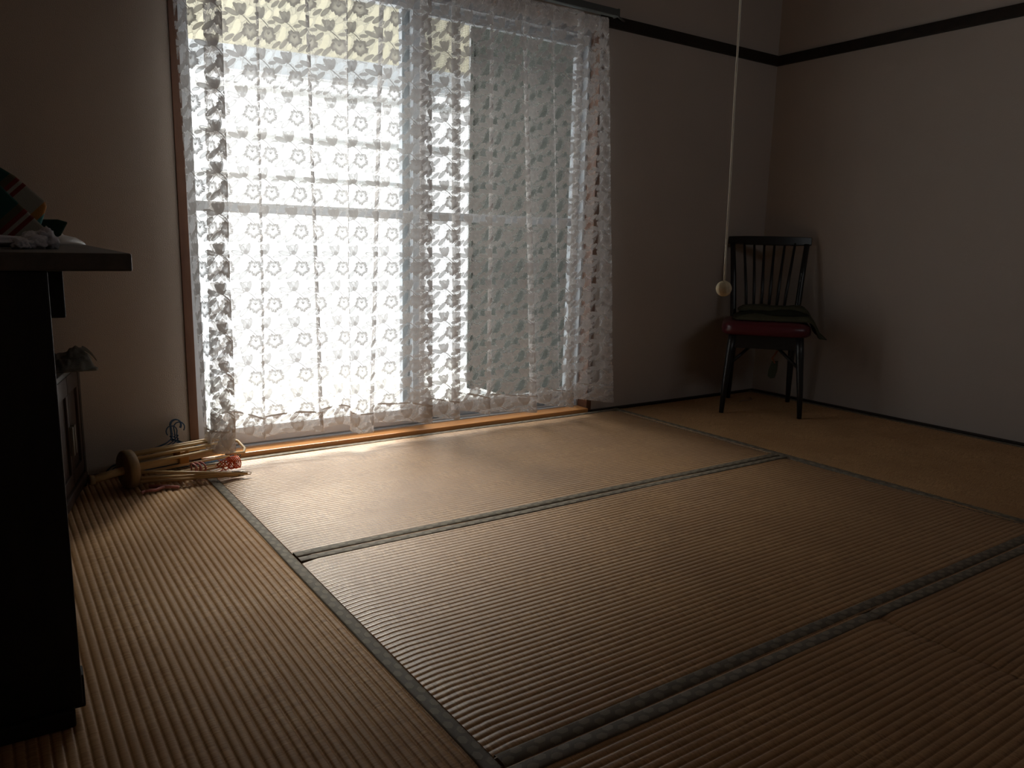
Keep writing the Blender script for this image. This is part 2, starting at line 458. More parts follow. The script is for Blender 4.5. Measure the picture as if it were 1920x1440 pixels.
def sash(x0, x1, y, inner):
    e = empty('sash', (0, 0, 0)); e.parent = win
    z0, z1, t = 0.028, WZ - 0.055, 0.028
    wpart('stile', x0, x0 + (0.040 if x0 > -2.5 else 0.036), y, y + t, z0, z1, M_ALU, e)
    wpart('stile', x1 - (0.052 if inner else 0.036), x1, y, y + t, z0, z1, M_ALU, e)
    wpart('bottom_rail', x0 + 0.03, x1 - 0.03, y + 0.001, y + t - 0.001, z0, z0 + 0.062, M_ALU, e)
    wpart('top_rail', x0 + 0.03, x1 - 0.03, y + 0.001, y + t - 0.001, z1 - 0.045, z1, M_ALU, e)
    wpart('middle_rail', x0 + 0.03, x1 - 0.03, y + 0.001, y + t - 0.001, 0.868, 0.903, M_ALU, e)
    wpart('pane', x0 + 0.032, x1 - 0.032, y + 0.012, y + 0.016, z0 + 0.06, 0.870, M_GLASS, e, 0)
    wpart('pane', x0 + 0.032, x1 - 0.032, y + 0.012, y + 0.016, 0.901, z1 - 0.043, M_GLASS, e, 0)
    return e
sash(ix0 + 0.008, -2.062, 0.064, True)
sash(-2.142, ix1 - 0.008, 0.102, False)
scr = empty('insect_screen', (0, 0, 0)); scr.parent = win
wpart('screen_mesh', -2.09, ix1 - 0.02, 0.142, 0.1425, 0.04, WZ - 0.07, M_SCREEN, scr, 0)
wpart('screen_rail', -2.10, ix1 - 0.01, 0.136, 0.148, 0.028, 0.05, M_ALU, scr)
wpart('screen_rail', -2.10, ix1 - 0.01, 0.136, 0.148, WZ - 0.075, WZ - 0.055, M_ALU, scr)
wpart('screen_rail', -2.10, -2.08, 0.136, 0.148, 0.05, WZ - 0.075, M_ALU, scr)
wpart('screen_rail', ix1 - 0.03, ix1 - 0.01, 0.136, 0.148, 0.05, WZ - 0.075, M_ALU, scr)

# ------------------------------------------------------------------ outside
M_CONC = simple('pale_concrete', (0.72, 0.74, 0.75), 0.9, 0.2, var=0.05, scale=3)
def canopy_mat():
    b = NB('cream_translucent_sheet')
    d = b.n('ShaderNodeBsdfDiffuse'); d.inputs[0].default_value = (0.60, 0.58, 0.49, 1)
    t = b.n('ShaderNodeBsdfTranslucent'); t.inputs[0].default_value = (0.60, 0.58, 0.49, 1)
    m = b.n('ShaderNodeMixShader'); b.put(m.inputs[0], b.ma('ADD', 0.3, b.ma('MULTIPLY', b.noise(b.obj(), 3), 0.1)))
    b.t.links.new(d.outputs[0], m.inputs[1]); b.t.links.new(t.outputs[0], m.inputs[2]); b.t.links.new(m.outputs[0], b.out.inputs[0])
    return b.m
M_SOFFIT = canopy_mat()
M_FASCIA = simple('grey_fascia', (0.52, 0.56, 0.60), 0.7, 0.3, var=0.04)
M_RAILW = simple('pale_rail_paint', (0.70, 0.72, 0.74), 0.5, 0.4, var=0.04)
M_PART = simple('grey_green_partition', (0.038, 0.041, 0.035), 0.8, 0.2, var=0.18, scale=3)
struct('balcony_floor', -6.0, 0.4, 0.16, 2.2, -0.20, -0.09, M_CONC)

# ------------------------------------------------------------------ tatami
AXL, AXR, Y0, YAB, YBC, YF, XM = -2.980, -1.072, -0.022, -0.994, -1.929, -2.88, -2.017
RP, BW = 0.0165, 0.031
def tatami(x0, x1, y0, y1, axis, label, b0=True, b1=True):
    g = 0.0012
    x0 += g; x1 -= g; y0 += g; y1 -= g
    e = empty('tatami_mat', ((x0 + x1) / 2, (y0 + y1) / 2, -0.055))
    tag(e, label, 'tatami mat', 'tatami mats on the floor')
    ox, oy, oz = e.location
    if axis == 'x': a0, a1, c0, c1 = x0, x1, y0, y1       # a along ridges, c across
    else: a0, a1, c0, c1 = y0, y1, x0, x1
    def P(a, c, z): return ((a - ox, c - oy, z - oz) if axis == 'x' else (c - ox, a - oy, z - oz))
    # core
    bm = bmesh.new()
    xa, ya, _ = P(a0, c0, 0); xb, yb, _ = P(a1, c1, 0)
    bx(bm, min(xa, xb), max(xa, xb), min(ya, yb), max(ya, yb), 0.0, 0.046)
    from_bm('core', bm, M_TAT[axis], e)
    # ridged woven surface
    per = 8
    HT = (-0.0036, -0.0010, -0.00035, -0.0001, 0.0, -0.0001, -0.00035, -0.0010) if axis == 'y' else (-0.0023, -0.0008, -0.00035, -0.0001, 0.0, -0.0001, -0.00035, -0.0008)
    n = int((c1 - c0) / RP) + 1
    rows = []
    na = 48
    for i in range(n * per + 1):
        c = c0 + min((c1 - c0), i * RP / per)
        prof = HT[i % per]
        row = []
        for j in range(na + 1):
            a = a0 + (a1 - a0) * j / na
            nz = noise.noise(Vector((a * 1.7, c * 1.7, 0.3))) * 0.0018 + noise.noise(Vector((a * 6, c * 25, 3.3))) * 0.0005
            dc = noise.noise(Vector((a * 2.2, c * 3.0, 9.0))) * 0.0010
            edge = min((a - a0), (a1 - a), 0.02) / 0.02
            row.append(P(a, min(c1, max(c0, c + dc * (1 if 0 < i < n * per else 0))), -0.0013 + prof + nz - 0.004 * (1 - edge) ** 2))
        rows.append(row)
    o = grid_mesh('woven_surface', rows, M_TAT[axis], e)
    # cloth borders
    for on, cc, sg in ((b0, c0, 1), (b1, c1, -1)):
        if not on: continue
        prof = [(0.0, -0.054), (0.0, -0.006), (0.002, -0.0015), (0.006, 0.0005), (BW - 0.004, 0.0008), (BW, -0.0005), (BW + 0.0005, -0.006)]
        rows, uvs = [], []
        L = a1 - a0; m = 60
        for j in range(m + 1):
            a = a0 + L * j / m
            wv = noise.noise(Vector((a * 3, cc * 7, 1.0))) * 0.0018
            rows.append([P(a, cc + sg * (c_ + (wv if 0.004 < c_ else 0)), z_ + noise.noise(Vector((a * 4, cc, 5))) * 0.0008 * (1 if z_ > -0.01 else 0)) for c_, z_ in prof])
            uvs.append([(a, c_) for c_, z_ in prof])
        grid_mesh('cloth_border', rows, M_BORDER, e, uvs)
    return e
tatami(-3.958, AXL, YBC, Y0, 'y', 'tatami mat beside the dark table, its grey border under the wooden drying rack')
tatami(AXL, AXR, YAB, Y0, 'x', 'brightly lit tan tatami mat lying along the window sill')
tatami(AXL, AXR, YBC, YAB, 'x', 'tatami mat between the window mat and the front row, bordered on two sides')
tatami(AXR, -0.036, YBC, Y0, 'y', 'dim brown tatami mat under the black chair')
tatami(XM, -0.036, YF, YBC, 'x', 'front row tatami mat reaching the right wall, its end at the border notch')
tatami(-3.958, XM, YF, YBC, 'x', 'front row tatami mat meeting the mat beside the dark table')

# ------------------------------------------------------------------ outside: balcony railing, canopy, partition
OA = math.radians(-7.0)
def outdoor(name, loc, label, cat):
    return tag(empty(name, loc, OA), label, cat)
rl = outdoor('balcony_railing', (-2.1, 1.45, -0.09), 'pale metal balcony railing with horizontal rails outside the window', 'railing')
for z, r in ((1.635, 0.026), (1.40, 0.024), (1.19, 0.018)):
    tube('rail', [(-2.6, 0, z), (1.12, 0, z)], r, M_RAILW, rl, 10)
for x in (-2.55, -1.2, 1.10):
    tube('post', [(x, 0.03, 0), (x, 0.03, 1.66)], 0.016, M_RAILW, rl, 8)
cn = outdoor('sunshade', (-2.1, 1.50, 1.63), 'cream cloth sunshade with a grey lower band hanging over the balcony railing', 'sunshade')
box('shade_cloth', -2.6, 1.05, -0.002, 0.002, 0.13, 0.45, M_SOFFIT, cn)
box('lower_band', -2.6, 1.05, -0.004, 0.004, 0.0, 0.13, M_FASCIA, cn, 0.001)
tube('hem_pole', [(-2.62, 0, 0.0), (1.07, 0, 0.0)], 0.012, M_RAILW, cn, 8)
tube('top_pole', [(-2.62, 0, 0.45), (1.07, 0, 0.45)], 0.014, M_RAILW, cn, 8)
for x in (-2.58, 1.05): tube('pole_stand', [(x, 0, 0.47), (x, 0, -1.72)], 0.014, M_RAILW, cn, 8)
pt = tag(empty('balcony_partition', (-1.16, 0.17, -0.09)), 'dull grey partition wall at the end of the balcony, heightened to shade the curtain', 'partition')
box('panel', 0.0, 0.02, 0.02, 0.985, 0.02, 5.0, M_PART, pt)  # unseen upper part added to keep sun off the right half of the curtain
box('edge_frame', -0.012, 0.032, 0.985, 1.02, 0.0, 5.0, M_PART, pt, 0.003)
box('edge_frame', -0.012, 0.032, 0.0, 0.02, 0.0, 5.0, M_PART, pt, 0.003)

# ------------------------------------------------------------------ lace curtains
def catmull(pts, n):
    out = []
    for i in range(len(pts) - 1):
        p0, p1, p2, p3 = pts[max(0, i - 1)], pts[i], pts[i + 1], pts[min(len(pts) - 1, i + 2)]
        for k in range(n):
            t = k / n
            out.append([0.5 * (2 * b + (c - a) * t + (2 * a - 5 * b + 4 * c - d) * t * t + (-a + 3 * b - 3 * c + d) * t ** 3) for a, b, c, d in zip(p0, p1, p2, p3)])
    out.append(list(pts[-1]))
    return out

def curtain(label, nodes, uoff):
    """nodes: x at the top, x at the bottom, distance from the wall, height of the hem's lower edge"""
    path = catmull(nodes, 10)
    e = empty('lace_curtain', ((nodes[0][0] + nodes[-1][0]) / 2, -0.07, 0.0))
    tag(e, label, 'curtain')
    ox, oy, oz = e.location
    ZT = 1.742
    # arc length measured half way up
    us = [uoff]
    for a, b in zip(path, path[1:]):
        us.append(us[-1] + math.hypot((b[0] + b[1] - a[0] - a[1]) / 2, b[2] - a[2]))
    def point(q, z):
        xt, xb, y, zb = q
        t = (z - 0.08) / (ZT - 0.08)
        x = xb + (xt - xb) * t
        k = 0.45 + 0.55 * max(0.0, 1 - t) ** 0.8
        yy = -0.075 + (y + 0.075) * k
        yy += noise.noise(Vector((x * 9, z * 2.2, uoff))) * 0.006 * (1.05 - t)
        x += noise.noise(Vector((x * 6, z * 3.1, uoff + 4))) * 0.004 * (1 - t)
        return (x - ox, yy - oy, z - oz)
    NR = 44
    rows, uvs, hem, hemuv = [], [], [], []
    for q, u in zip(path, us):
        zb = q[3]
        zs = [zb + (ZT - zb) * j / NR for j in range(NR + 1)]
        rows.append([point(q, z) for z in zs]); uvs.append([(u, z) for z in zs])
        hz = [zb + 0.075 * j / 4 for j in range(5)]
        hem.append([tuple(a + b for a, b in zip(point(q, z), (0, 0.0035, 0))) for z in hz]); hemuv.append([(u + 0.03, z + 0.05) for z in hz])
    grid_mesh('lace_panel', rows, M_LACE, e, uvs)
    grid_mesh('hem', hem, M_HEM, e, hemuv)
    seam, suv = [], []
    for q, u in zip(path, us):
        hz = [q[3] + 0.071, q[3] + 0.078]
        seam.append([tuple(a + b for a, b in zip(point(q, z), (0, -0.002, 0))) for z in hz]); suv.append([(u, z) for z in hz])
    grid_mesh('hem_seam', seam, M_SEAM, e, suv)
    top, tuv = [], []
    for q, u in zip(path, us):
        hz = [ZT - 0.055 + 0.06 * j / 2 for j in range(3)]
        top.append([tuple(a + b for a, b in zip(point(q, z), (0, 0.003, 0))) for z in hz]); tuv.append([(u + 0.03, z) for z in hz])
    grid_mesh('heading_tape', top, M_HEM, e, tuv)
    return e

curtain('white lace curtain whose bunched edge hangs over the wooden drying rack', [
    (-3.022, -2.992, -0.120, 0.078), (-2.985, -2.984, -0.170, 0.074), (-2.955, -2.965, -0.195, 0.072), (-2.905, -2.938, -0.205, 0.070),
    (-2.882, -2.913, -0.198, 0.072), (-2.880, -2.910, -0.175, 0.080), (-2.905, -2.940, -0.125, 0.095),
    (-2.914, -2.962, -0.088, 0.108), (-2.912, -2.955, -0.078, 0.108),
    (-2.860, -2.880, -0.070, 0.108), (-2.800, -2.825, -0.062, 0.090), (-2.752, -2.780, -0.082, 0.074), (-2.746, -2.772, -0.076, 0.073),
    (-2.752, -2.776, -0.062, 0.073), (-2.730, -2.750, -0.058, 0.076), (-2.660, -2.650, -0.064, 0.082), (-2.592, -2.566, -0.082, 0.074),
    (-2.582, -2.560, -0.072, 0.074), (-2.590, -2.566, -0.060, 0.076), (-2.560, -2.530, -0.056, 0.084), (-2.500, -2.480, -0.060, 0.090),
    (-2.440, -2.452, -0.072, 0.082), (-2.445, -2.458, -0.090, 0.068), (-2.425, -2.440, -0.112, 0.060), (-2.380, -2.405, -0.118, 0.058),
    (-2.310, -2.374, -0.110, 0.056), (-2.306, -2.366, -0.094, 0.058), (-2.314, -2.372, -0.074, 0.078), (-2.290, -2.345, -0.062, 0.082),
    (-2.240, -2.270, -0.060, 0.074), (-2.190, -2.200, -0.066, 0.072), (-2.130, -2.135, -0.090, 0.060), (-2.112, -2.108, -0.094, 0.056),
    (-2.122, -2.118, -0.082, 0.060), (-2.150, -2.146, -0.076, 0.070), (-2.155, -2.150, -0.066, 0.075)], 0.0)
curtain('white lace curtain hanging over the darker half of the window', [
    (-2.150, -2.150, -0.058, 0.086), (-2.110, -2.108, -0.060, 0.082), (-2.060, -2.050, -0.070, 0.070), (-2.000, -1.985, -0.092, 0.058),
    (-1.989, -1.972, -0.086, 0.058), (-2.014, -1.990, -0.070, 0.074), (-2.018, -1.992, -0.060, 0.088), (-1.980, -1.950, -0.056, 0.088),
    (-1.900, -1.870, -0.062, 0.072), (-1.846, -1.822, -0.080, 0.058), (-1.836, -1.814, -0.074, 0.058), (-1.846, -1.822, -0.060, 0.066),
    (-1.800, -1.770, -0.058, 0.066), (-1.750, -1.690, -0.066, 0.056), (-1.705, -1.610, -0.096, 0.050), (-1.693, -1.586, -0.100, 0.050),
    (-1.700, -1.596, -0.084, 0.060), (-1.690, -1.600, -0.064, 0.082), (-1.640, -1.560, -0.058, 0.084), (-1.565, -1.500, -0.078, 0.068),
    (-1.545, -1.455, -0.082, 0.060), (-1.550, -1.440, -0.070, 0.056), (-1.520, -1.415, -0.070, 0.054), (-1.440, -1.395, -0.092, 0.052), (-1.390, -1.380, -0.098, 0.052),
    (-1.400, -1.392, -0.082, 0.066), (-1.410, -1.400, -0.064, 0.082), (-1.370, -1.340, -0.056, 0.080), (-1.310, -1.250, -0.066, 0.066),
    (-1.262, -1.160, -0.086, 0.050), (-1.246, -1.122, -0.080, 0.047), (-1.262, -1.150, -0.066, 0.055), (-1.290, -1.190, -0.060, 0.062)], 5.3)

cr = tag(empty('curtain_rail', (-2.1, -0.075, 1.77)), 'dark grey metal curtain rail above the lace curtains', 'curtain rail')
box('rail_channel', -0.98, 0.895, -0.016, 0.016, -0.012, 0.016, M_ALU_DARK, cr, 0.002)
box('end_cap', 0.893, 0.903, -0.018, 0.018, -0.015, 0.018, M_ALU_DARK, cr, 0.002)
for x in (-0.86, 0.0, 0.86):
    box('bracket', x - 0.012, x + 0.012, 0.0, 0.078, 0.012, 0.022, M_ALU_DARK, cr, 0.001)
tube('end_bracket', [(0.88, 0.0, 0.002), (0.93, 0.03, 0.004), (1.0, 0.062, -0.002)], 0.005, M_ALU_DARK, cr, 6)

# ------------------------------------------------------------------ pull cord
M_CORD = simple('off_white_cord', (0.80, 0.76, 0.66), 0.85, 0.2, var=0.1, scale=60)
M_BALL = simple('woven_cream_ball', (0.68, 0.58, 0.40), 0.8, 0.2, var=0.25, scale=90, bump=0.001)
pc = tag(empty('pull_cord', (-2.0, -1.45, 0.68)), 'long white light cord with a woven ball at its end, hanging from the ceiling', 'pull cord')
pts = [(0.0, 0.001 * k + 0.0006 * math.sin(k), 0.018 + 1.702 * k / 30) for k in range(31)]
tube('cord', pts, 0.0026, M_CORD, pc, 6)
def ball():
    bm = bmesh.new(); bmesh.ops.create_uvsphere(bm, u_segments=36, v_segments=18, radius=0.0195)
    for v in bm.verts:
        a = math.atan2(v.co.y, v.co.x)
        v.co *= 1 + 0.035 * math.cos(12 * a + v.co.z * 120)
    from_bm('ball', bm, M_BALL, pc, True)
ball()

# ------------------------------------------------------------------ chair
M_BLACK = simple('black_lacquer', (0.010, 0.010, 0.011), 0.32, 0.5, var=0.2)
M_RED = simple('dark_red_vinyl', (0.085, 0.010, 0.016), 0.30, 0.5, var=0.15, bump=0.0004)
ch = tag(empty('chair', (-0.389, -0.352, 0.001), math.atan2(-0.77, 0.64)), 'black spindle-back chair with a dark red vinyl seat in the corner', 'chair')
for sx in (-1, 1):
    tube('front_leg', [(sx * 0.178, -0.21, 0), (sx * 0.172, -0.200, 0.12), (sx * 0.158, -0.178, 0.30), (sx * 0.150, -0.165, 0.385)], [0.011, 0.014, 0.019, 0.020], M_BLACK, ch, 12)
    tube('rear_leg', [(sx * 0.150, 0.205, 0), (sx * 0.148, 0.190, 0.12), (sx * 0.146, 0.172, 0.30), (sx * 0.146, 0.168, 0.385)], [0.011, 0.014, 0.018, 0.019], M_BLACK, ch, 12)
    tube('back_post', [(sx * 0.150, 0.168, 0.34), (sx * 0.155, 0.178, 0.45), (sx * 0.168, 0.215, 0.65), (sx * 0.182, 0.254, 0.81)], [0.016, 0.0155, 0.0145, 0.013], M_BLACK, ch, 12)
    tube('brace', [(sx * 0.155, -0.172, 0.235), (sx * 0.07, -0.06, 0.305), (sx * 0.02, 0.0, 0.315)], 0.008, M_BLACK, ch, 8)
for i in range(6):
    t = (i - 2.5) / 2.5
    tube('spindle', [(t * 0.085, 0.172, 0.385), (t * 0.10, 0.205, 0.58), (t * 0.125, 0.256, 0.815)], [0.0065, 0.0078, 0.006], M_BLACK, ch, 8)
def top_rail():
    rows = []
    for i in range(25):
        x = -0.205 + 0.41 * i / 24
        y = 0.262 - 0.018 * (1 - (x / 0.205) ** 2) + 0.010
        h = 0.021 - 0.004 * abs(x / 0.205) ** 3
        rows.append([(x, y - 0.010, 0.825 - h), (x, y + 0.010, 0.822 - h), (x, y + 0.014, 0.825 + h), (x, y - 0.004, 0.828 + h), (x, y - 0.010, 0.825 - h)])
    bm = bmesh.new(); V = [[bm.verts.new(p) for p in r[:4]] for r in rows]
    for a, b in zip(V, V[1:]):
        for k in range(4): bm.faces.new((a[k], a[(k + 1) % 4], b[(k + 1) % 4], b[k]))
    bm.faces.new(V[0][::-1]); bm.faces.new(V[-1])
    o = from_bm('top_rail', bm, M_BLACK, ch)
    m = o.modifiers.new('b', 'BEVEL'); m.width = 0.003; m.segments = 2
top_rail()
for nm, a in (('apron', (-0.145, 0.145, -0.178, -0.158, 0.315, 0.383)), ('apron', (-0.14, 0.14, 0.158, 0.176, 0.315, 0.383)), ('side_apron', (-0.155, -0.137, -0.165, 0.165, 0.325, 0.383)), ('side_apron', (0.137, 0.155, -0.165, 0.165, 0.325, 0.383))):
    box(nm, *a, M_BLACK, ch, 0.003)
def seat():
    bm = bmesh.new(); n = 28; rows = []
    for zi, (z, ins) in enumerate(((0.378, 0.012), (0.386, 0.002), (0.405, 0.0), (0.424, 0.003), (0.437, 0.016), (0.445, 0.05), (0.449, 0.11), (0.450, 0.19))):
        ring = []
        for k in range(n * 2):
            a = 2 * math.pi * k / (n * 2)
            ca, sa = math.cos(a), math.sin(a)
            e = 0.32
            hw = 0.205 - (0.022 if sa > 0 else 0.0) * abs(sa)
            x = (abs(ca) ** e) * (1 if ca >= 0 else -1) * max(0.004, hw - ins)
            y = (abs(sa) ** e) * (1 if sa >= 0 else -1) * max(0.004, 0.205 - ins) - 0.005
            ring.append(bm.verts.new((x, y, z)))
        rows.append(ring)
    N = n * 2
    for a, b in zip(rows, rows[1:]):
        for k in range(N): bm.faces.new((a[k], a[(k + 1) % N], b[(k + 1) % N], b[k]))
    bm.faces.new(rows[0][::-1]); bm.faces.new(rows[-1])
    return from_bm('seat', bm, M_RED, ch, True)
seat()

# garment folded on the seat: layers of draped cloth
M_OLIVE = simple('olive_cloth', (0.060, 0.056, 0.034), 0.9, 0.1, var=0.25, scale=20, bump=0.001)
M_OLIVE2 = simple('dark_olive_lining', (0.020, 0.021, 0.013), 0.9, 0.1, var=0.2, scale=20)
gm = tag(empty('folded_jacket', (-0.389, -0.352, 0.449), math.atan2(-0.77, 0.64)), 'olive folded jacket lying on the red chair seat', 'jacket')
def cloth_layer(name, x0, x1, y0, y1, z, thick, seed, mat, hang_x=None):
    n, m = 30, 26
    def top(i, j, dz):
        s, t = i / n, j / m
        x = x0 + (x1 - x0) * s; y = y0 + (y1 - y0) * t
        ex = min(s, 1 - s, t, 1 - t) / 0.18
        rnd = 1 - max(0, 1 - ex) ** 2
        wv = noise.noise(Vector((x * 9, y * 9, seed))) * 0.016 + noise.noise(Vector((x * 22, y * 22, seed + 3))) * 0.006
        zz = z + (thick * rnd + wv * rnd) * dz
        x += noise.noise(Vector((y * 11, seed, 1))) * 0.018
        y += noise.noise(Vector((x * 11, seed, 6))) * 0.014
        if hang_x is not None and x > hang_x:
            d = x - hang_x
            zz -= min(0.075, d * d * 14); x = hang_x + d * 0.72
        return Vector((x, y, zz))
    bm = bmesh.new()
    T = [[bm.verts.new(top(i, j, 1)) for j in range(m + 1)] for i in range(n + 1)]
    B = [[bm.verts.new(top(i, j, 0) + Vector((0, 0, 0.0))) for j in range(m + 1)] for i in range(n + 1)]
    for i in range(n):
        for j in range(m):
            bm.faces.new((T[i][j], T[i + 1][j], T[i + 1][j + 1], T[i][j + 1]))
            bm.faces.new((B[i][j], B[i][j + 1], B[i + 1][j + 1], B[i + 1][j]))
    for i in range(n):
        bm.faces.new((T[i][0], B[i][0], B[i + 1][0], T[i + 1][0])); bm.faces.new((T[i][m], T[i + 1][m], B[i + 1][m], B[i][m]))
    for j in range(m):
        bm.faces.new((T[0][j], T[0][j + 1], B[0][j + 1], B[0][j])); bm.faces.new((T[n][j], B[n][j], B[n][j + 1], T[n][j + 1]))
    return from_bm(name, bm, mat, gm, True)
cloth_layer('body', -0.155, 0.30, -0.165, 0.150, 0.0, 0.030, 2.0, M_OLIVE, 0.185)
cloth_layer('lining_fold', -0.125, 0.19, -0.13, 0.145, 0.026, 0.016, 5.0, M_OLIVE2)
cloth_layer('sleeve', -0.135, 0.235, -0.06, 0.145, 0.036, 0.024, 8.0, M_OLIVE, 0.175)

M_TAG = simple('green_paper_tag', (0.065, 0.075, 0.05), 0.8, 0.2)
M_RIB = simple('faded_orange_ribbon', (0.30, 0.12, 0.06), 0.8, 0.2)
tg = tag(empty('hanging_tag', (-0.389, -0.352, 0.315), math.atan2(-0.77, 0.64)), 'small green tag on an orange ribbon hanging under the chair seat', 'tag')
tube('ribbon', [(0.055, -0.02, 0.0), (0.068, -0.022, -0.02), (0.055, -0.02, -0.045), (0.045, -0.02, -0.06), (0.06, -0.02, -0.085)], [0.004, 0.005, 0.0045, 0.006, 0.004], M_RIB, tg, 6)
def paper_tag():
    bm = bmesh.new()
    pr = [(0.045, -0.075), (0.072, -0.072), (0.072, -0.12), (0.062, -0.158), (0.045, -0.162), (0.030, -0.150), (0.032, -0.12)]
    a = [bm.verts.new((x, -0.021, z)) for x, z in pr]; b = [bm.verts.new((x + 0.002, -0.017, z)) for x, z in pr]
    bm.faces.new(a); bm.faces.new(b[::-1])
    for k in range(len(pr)): bm.faces.new((a[k], a[(k + 1) % len(pr)], b[(k + 1) % len(pr)], b[k]))
    from_bm('tag_leaf', bm, M_TAG, tg)
paper_tag()
M_STRING = simple('pale_string', (0.30, 0.22, 0.17), 0.8, 0.2)
tag(tube('string', [(-0.36, -0.21, 0.001), (-0.33, -0.205, 0.0012), (-0.29, -0.215, 0.001), (-0.25, -0.20, 0.001), (-0.22, -0.165, 0.001)], 0.002, M_STRING, None, 6), 'pale bit of string on the mat under the chair', 'string')

# ------------------------------------------------------------------ table
M_TTOP = wood('dark_table_top', (0.050, 0.038, 0.028), (0.085, 0.068, 0.052), 0.42, 0.5, axis='Y')
M_TLEG = wood('black_stained_leg', (0.010, 0.008, 0.007), (0.018, 0.014, 0.011), 0.6, 0.3, axis='Z')
tb = tag(empty('table', (-3.383, -1.48, 0.0), math.radians(-2.5)), 'dark wooden table with a thick top and a solid panel leg', 'table')
box('table_top', -0.545, 0.0, 0.0, 1.365, 0.726, 0.753, M_TTOP, tb, 0.003)
box('panel_leg', -0.53, -0.112, 0.005, 0.060, 0.03, 0.726, M_TLEG, tb, 0.003)
box('foot', -0.53, -0.124, -0.004, 0.066, 0.0, 0.03, M_TLEG, tb, 0.004)
box('foot_block', -0.20, -0.108, 0.02, 0.055, 0.018, 0.075, M_TLEG, tb, 0.003)
box('panel_leg', -0.53, -0.20, 0.80, 0.850, 0.03, 0.726, M_TLEG, tb, 0.003)
box('foot', -0.53, -0.20, 0.796, 0.856, 0.0, 0.03, M_TLEG, tb, 0.004)
box('drawer_rail', -0.50, -0.091, 0.060, 1.20, 0.652, 0.727, M_TLEG, tb, 0.003)

# things on the table
def stripes(name, stops, ang, scale, off):
    b = NB(name); o = b.obj(); s = b.xyz(o)
    t = b.ma('ADD', b.ma('MULTIPLY', b.ma('ADD', b.ma('MULTIPLY', s[0], math.cos(ang)), b.ma('MULTIPLY', s[2], math.sin(ang))), scale), off)
    t = b.ma('FRACT', t)
    c = b.ramp(t, stops, 'CONSTANT')
    return b.pbr(c, 0.9, 0.1, 0, b.bump(b.noise(o, 400, 2), 0.0006))
STR = [(0.0, (0.022, 0.075, 0.06)), (0.20, (0.10, 0.085, 0.05)), (0.26, (0.16, 0.028, 0.022)), (0.30, (0.30, 0.28, 0.24)), (0.33, (0.16, 0.028, 0.022)), (0.37, (0.28, 0.27, 0.23)), (0.58, (0.36, 0.17, 0.05)), (0.66, (0.06, 0.22, 0.21)), (0.80, (0.022, 0.075, 0.06))]
def slab(name, pts, y, thick, mat, label, lean=0.0):
    """upright folded cloth: outline in x / height, real thickness in depth"""
    x0 = sum(p[0] for p in pts) / len(pts); z0 = min(p[1] for p in pts)
    bm = bmesh.new(); n = len(pts)
    lay = []
    for dy, ins in ((-thick / 2, 0.10), (-thick / 2 * 0.7, 0.02), (0, 0.0), (thick / 2 * 0.7, 0.02), (thick / 2, 0.10)):
        cx = sum(p[0] for p in pts) / n; cz = sum(p[1] for p in pts) / n
        lay.append([bm.verts.new((p[0] + (cx - p[0]) * ins - x0, dy + lean * (p[1] - z0), max(0.0, p[1] + (cz - p[1]) * ins - z0))) for p in pts])
    for a, b in zip(lay, lay[1:]):
        for k in range(n): bm.faces.new((a[k], a[(k + 1) % n], b[(k + 1) % n], b[k]))
    bm.faces.new(lay[0][::-1]); bm.faces.new(lay[-1])
    o = from_bm(name, bm, mat)
    m = o.modifiers.new('s', 'BEVEL'); m.width = 0.004; m.segments = 2; m.limit_method = 'ANGLE'
    o.location = (x0, y, z0)
    return tag(o, label, 'cloth')
slab('striped_cloth', [(-3.66, 1.02), (-3.63, 1.025), (-3.521, 0.918), (-3.495, 0.901), (-3.442, 0.850), (-3.440, 0.838), (-3.450, 0.808), (-3.470, 0.754), (-3.66, 0.754)], -0.75, 0.035,
     stripes('green_red_stripes', STR, -0.80, 4.6, 0.62), 'green striped cloth with dark red lines standing folded behind another striped cloth')
slab('striped_cloth', [(-3.68, 1.00), (-3.66, 1.005), (-3.529, 0.870), (-3.455, 0.785), (-3.445, 0.766), (-3.448, 0.754), (-3.68, 0.754)], -0.95, 0.035,
     stripes('green_red_stripes_b', STR, -0.80, 4.6, 0.30), 'striped cloth with a pale band leaning just behind the white cloth bundle')
slab('folded_cloth', [(-3.470, 0.812), (-3.409, 0.814), (-3.388, 0.808), (-3.405, 0.776), (-3.440, 0.754), (-3.49, 0.754)], -0.60, 0.03,
     simple('dark_green_cloth', (0.020, 0.05, 0.036), 0.9, 0.1, var=0.3, scale=30), 'dark green folded cloth above the upturned white dish')
M_DISH = simple('white_glaze', (0.62, 0.58, 0.55), 0.35, 0.5, var=0.04)
dish = lathe('dish', [(0.0, 0.027), (0.030, 0.028), (0.034, 0.024), (0.060, 0.018), (0.076, 0.008), (0.082, 0.0), (0.078, 0.0015), (0.058, 0.014), (0.03, 0.020), (0.0, 0.020)], M_DISH, None, 40)
dish.location = (-3.424, -0.50, 0.753); tag(dish, 'white dish turned upside down near the table edge', 'dish')
M_WHITEC = simple('white_cotton', (0.56, 0.55, 0.60), 0.9, 0.1, var=0.1, scale=30, bump=0.001)
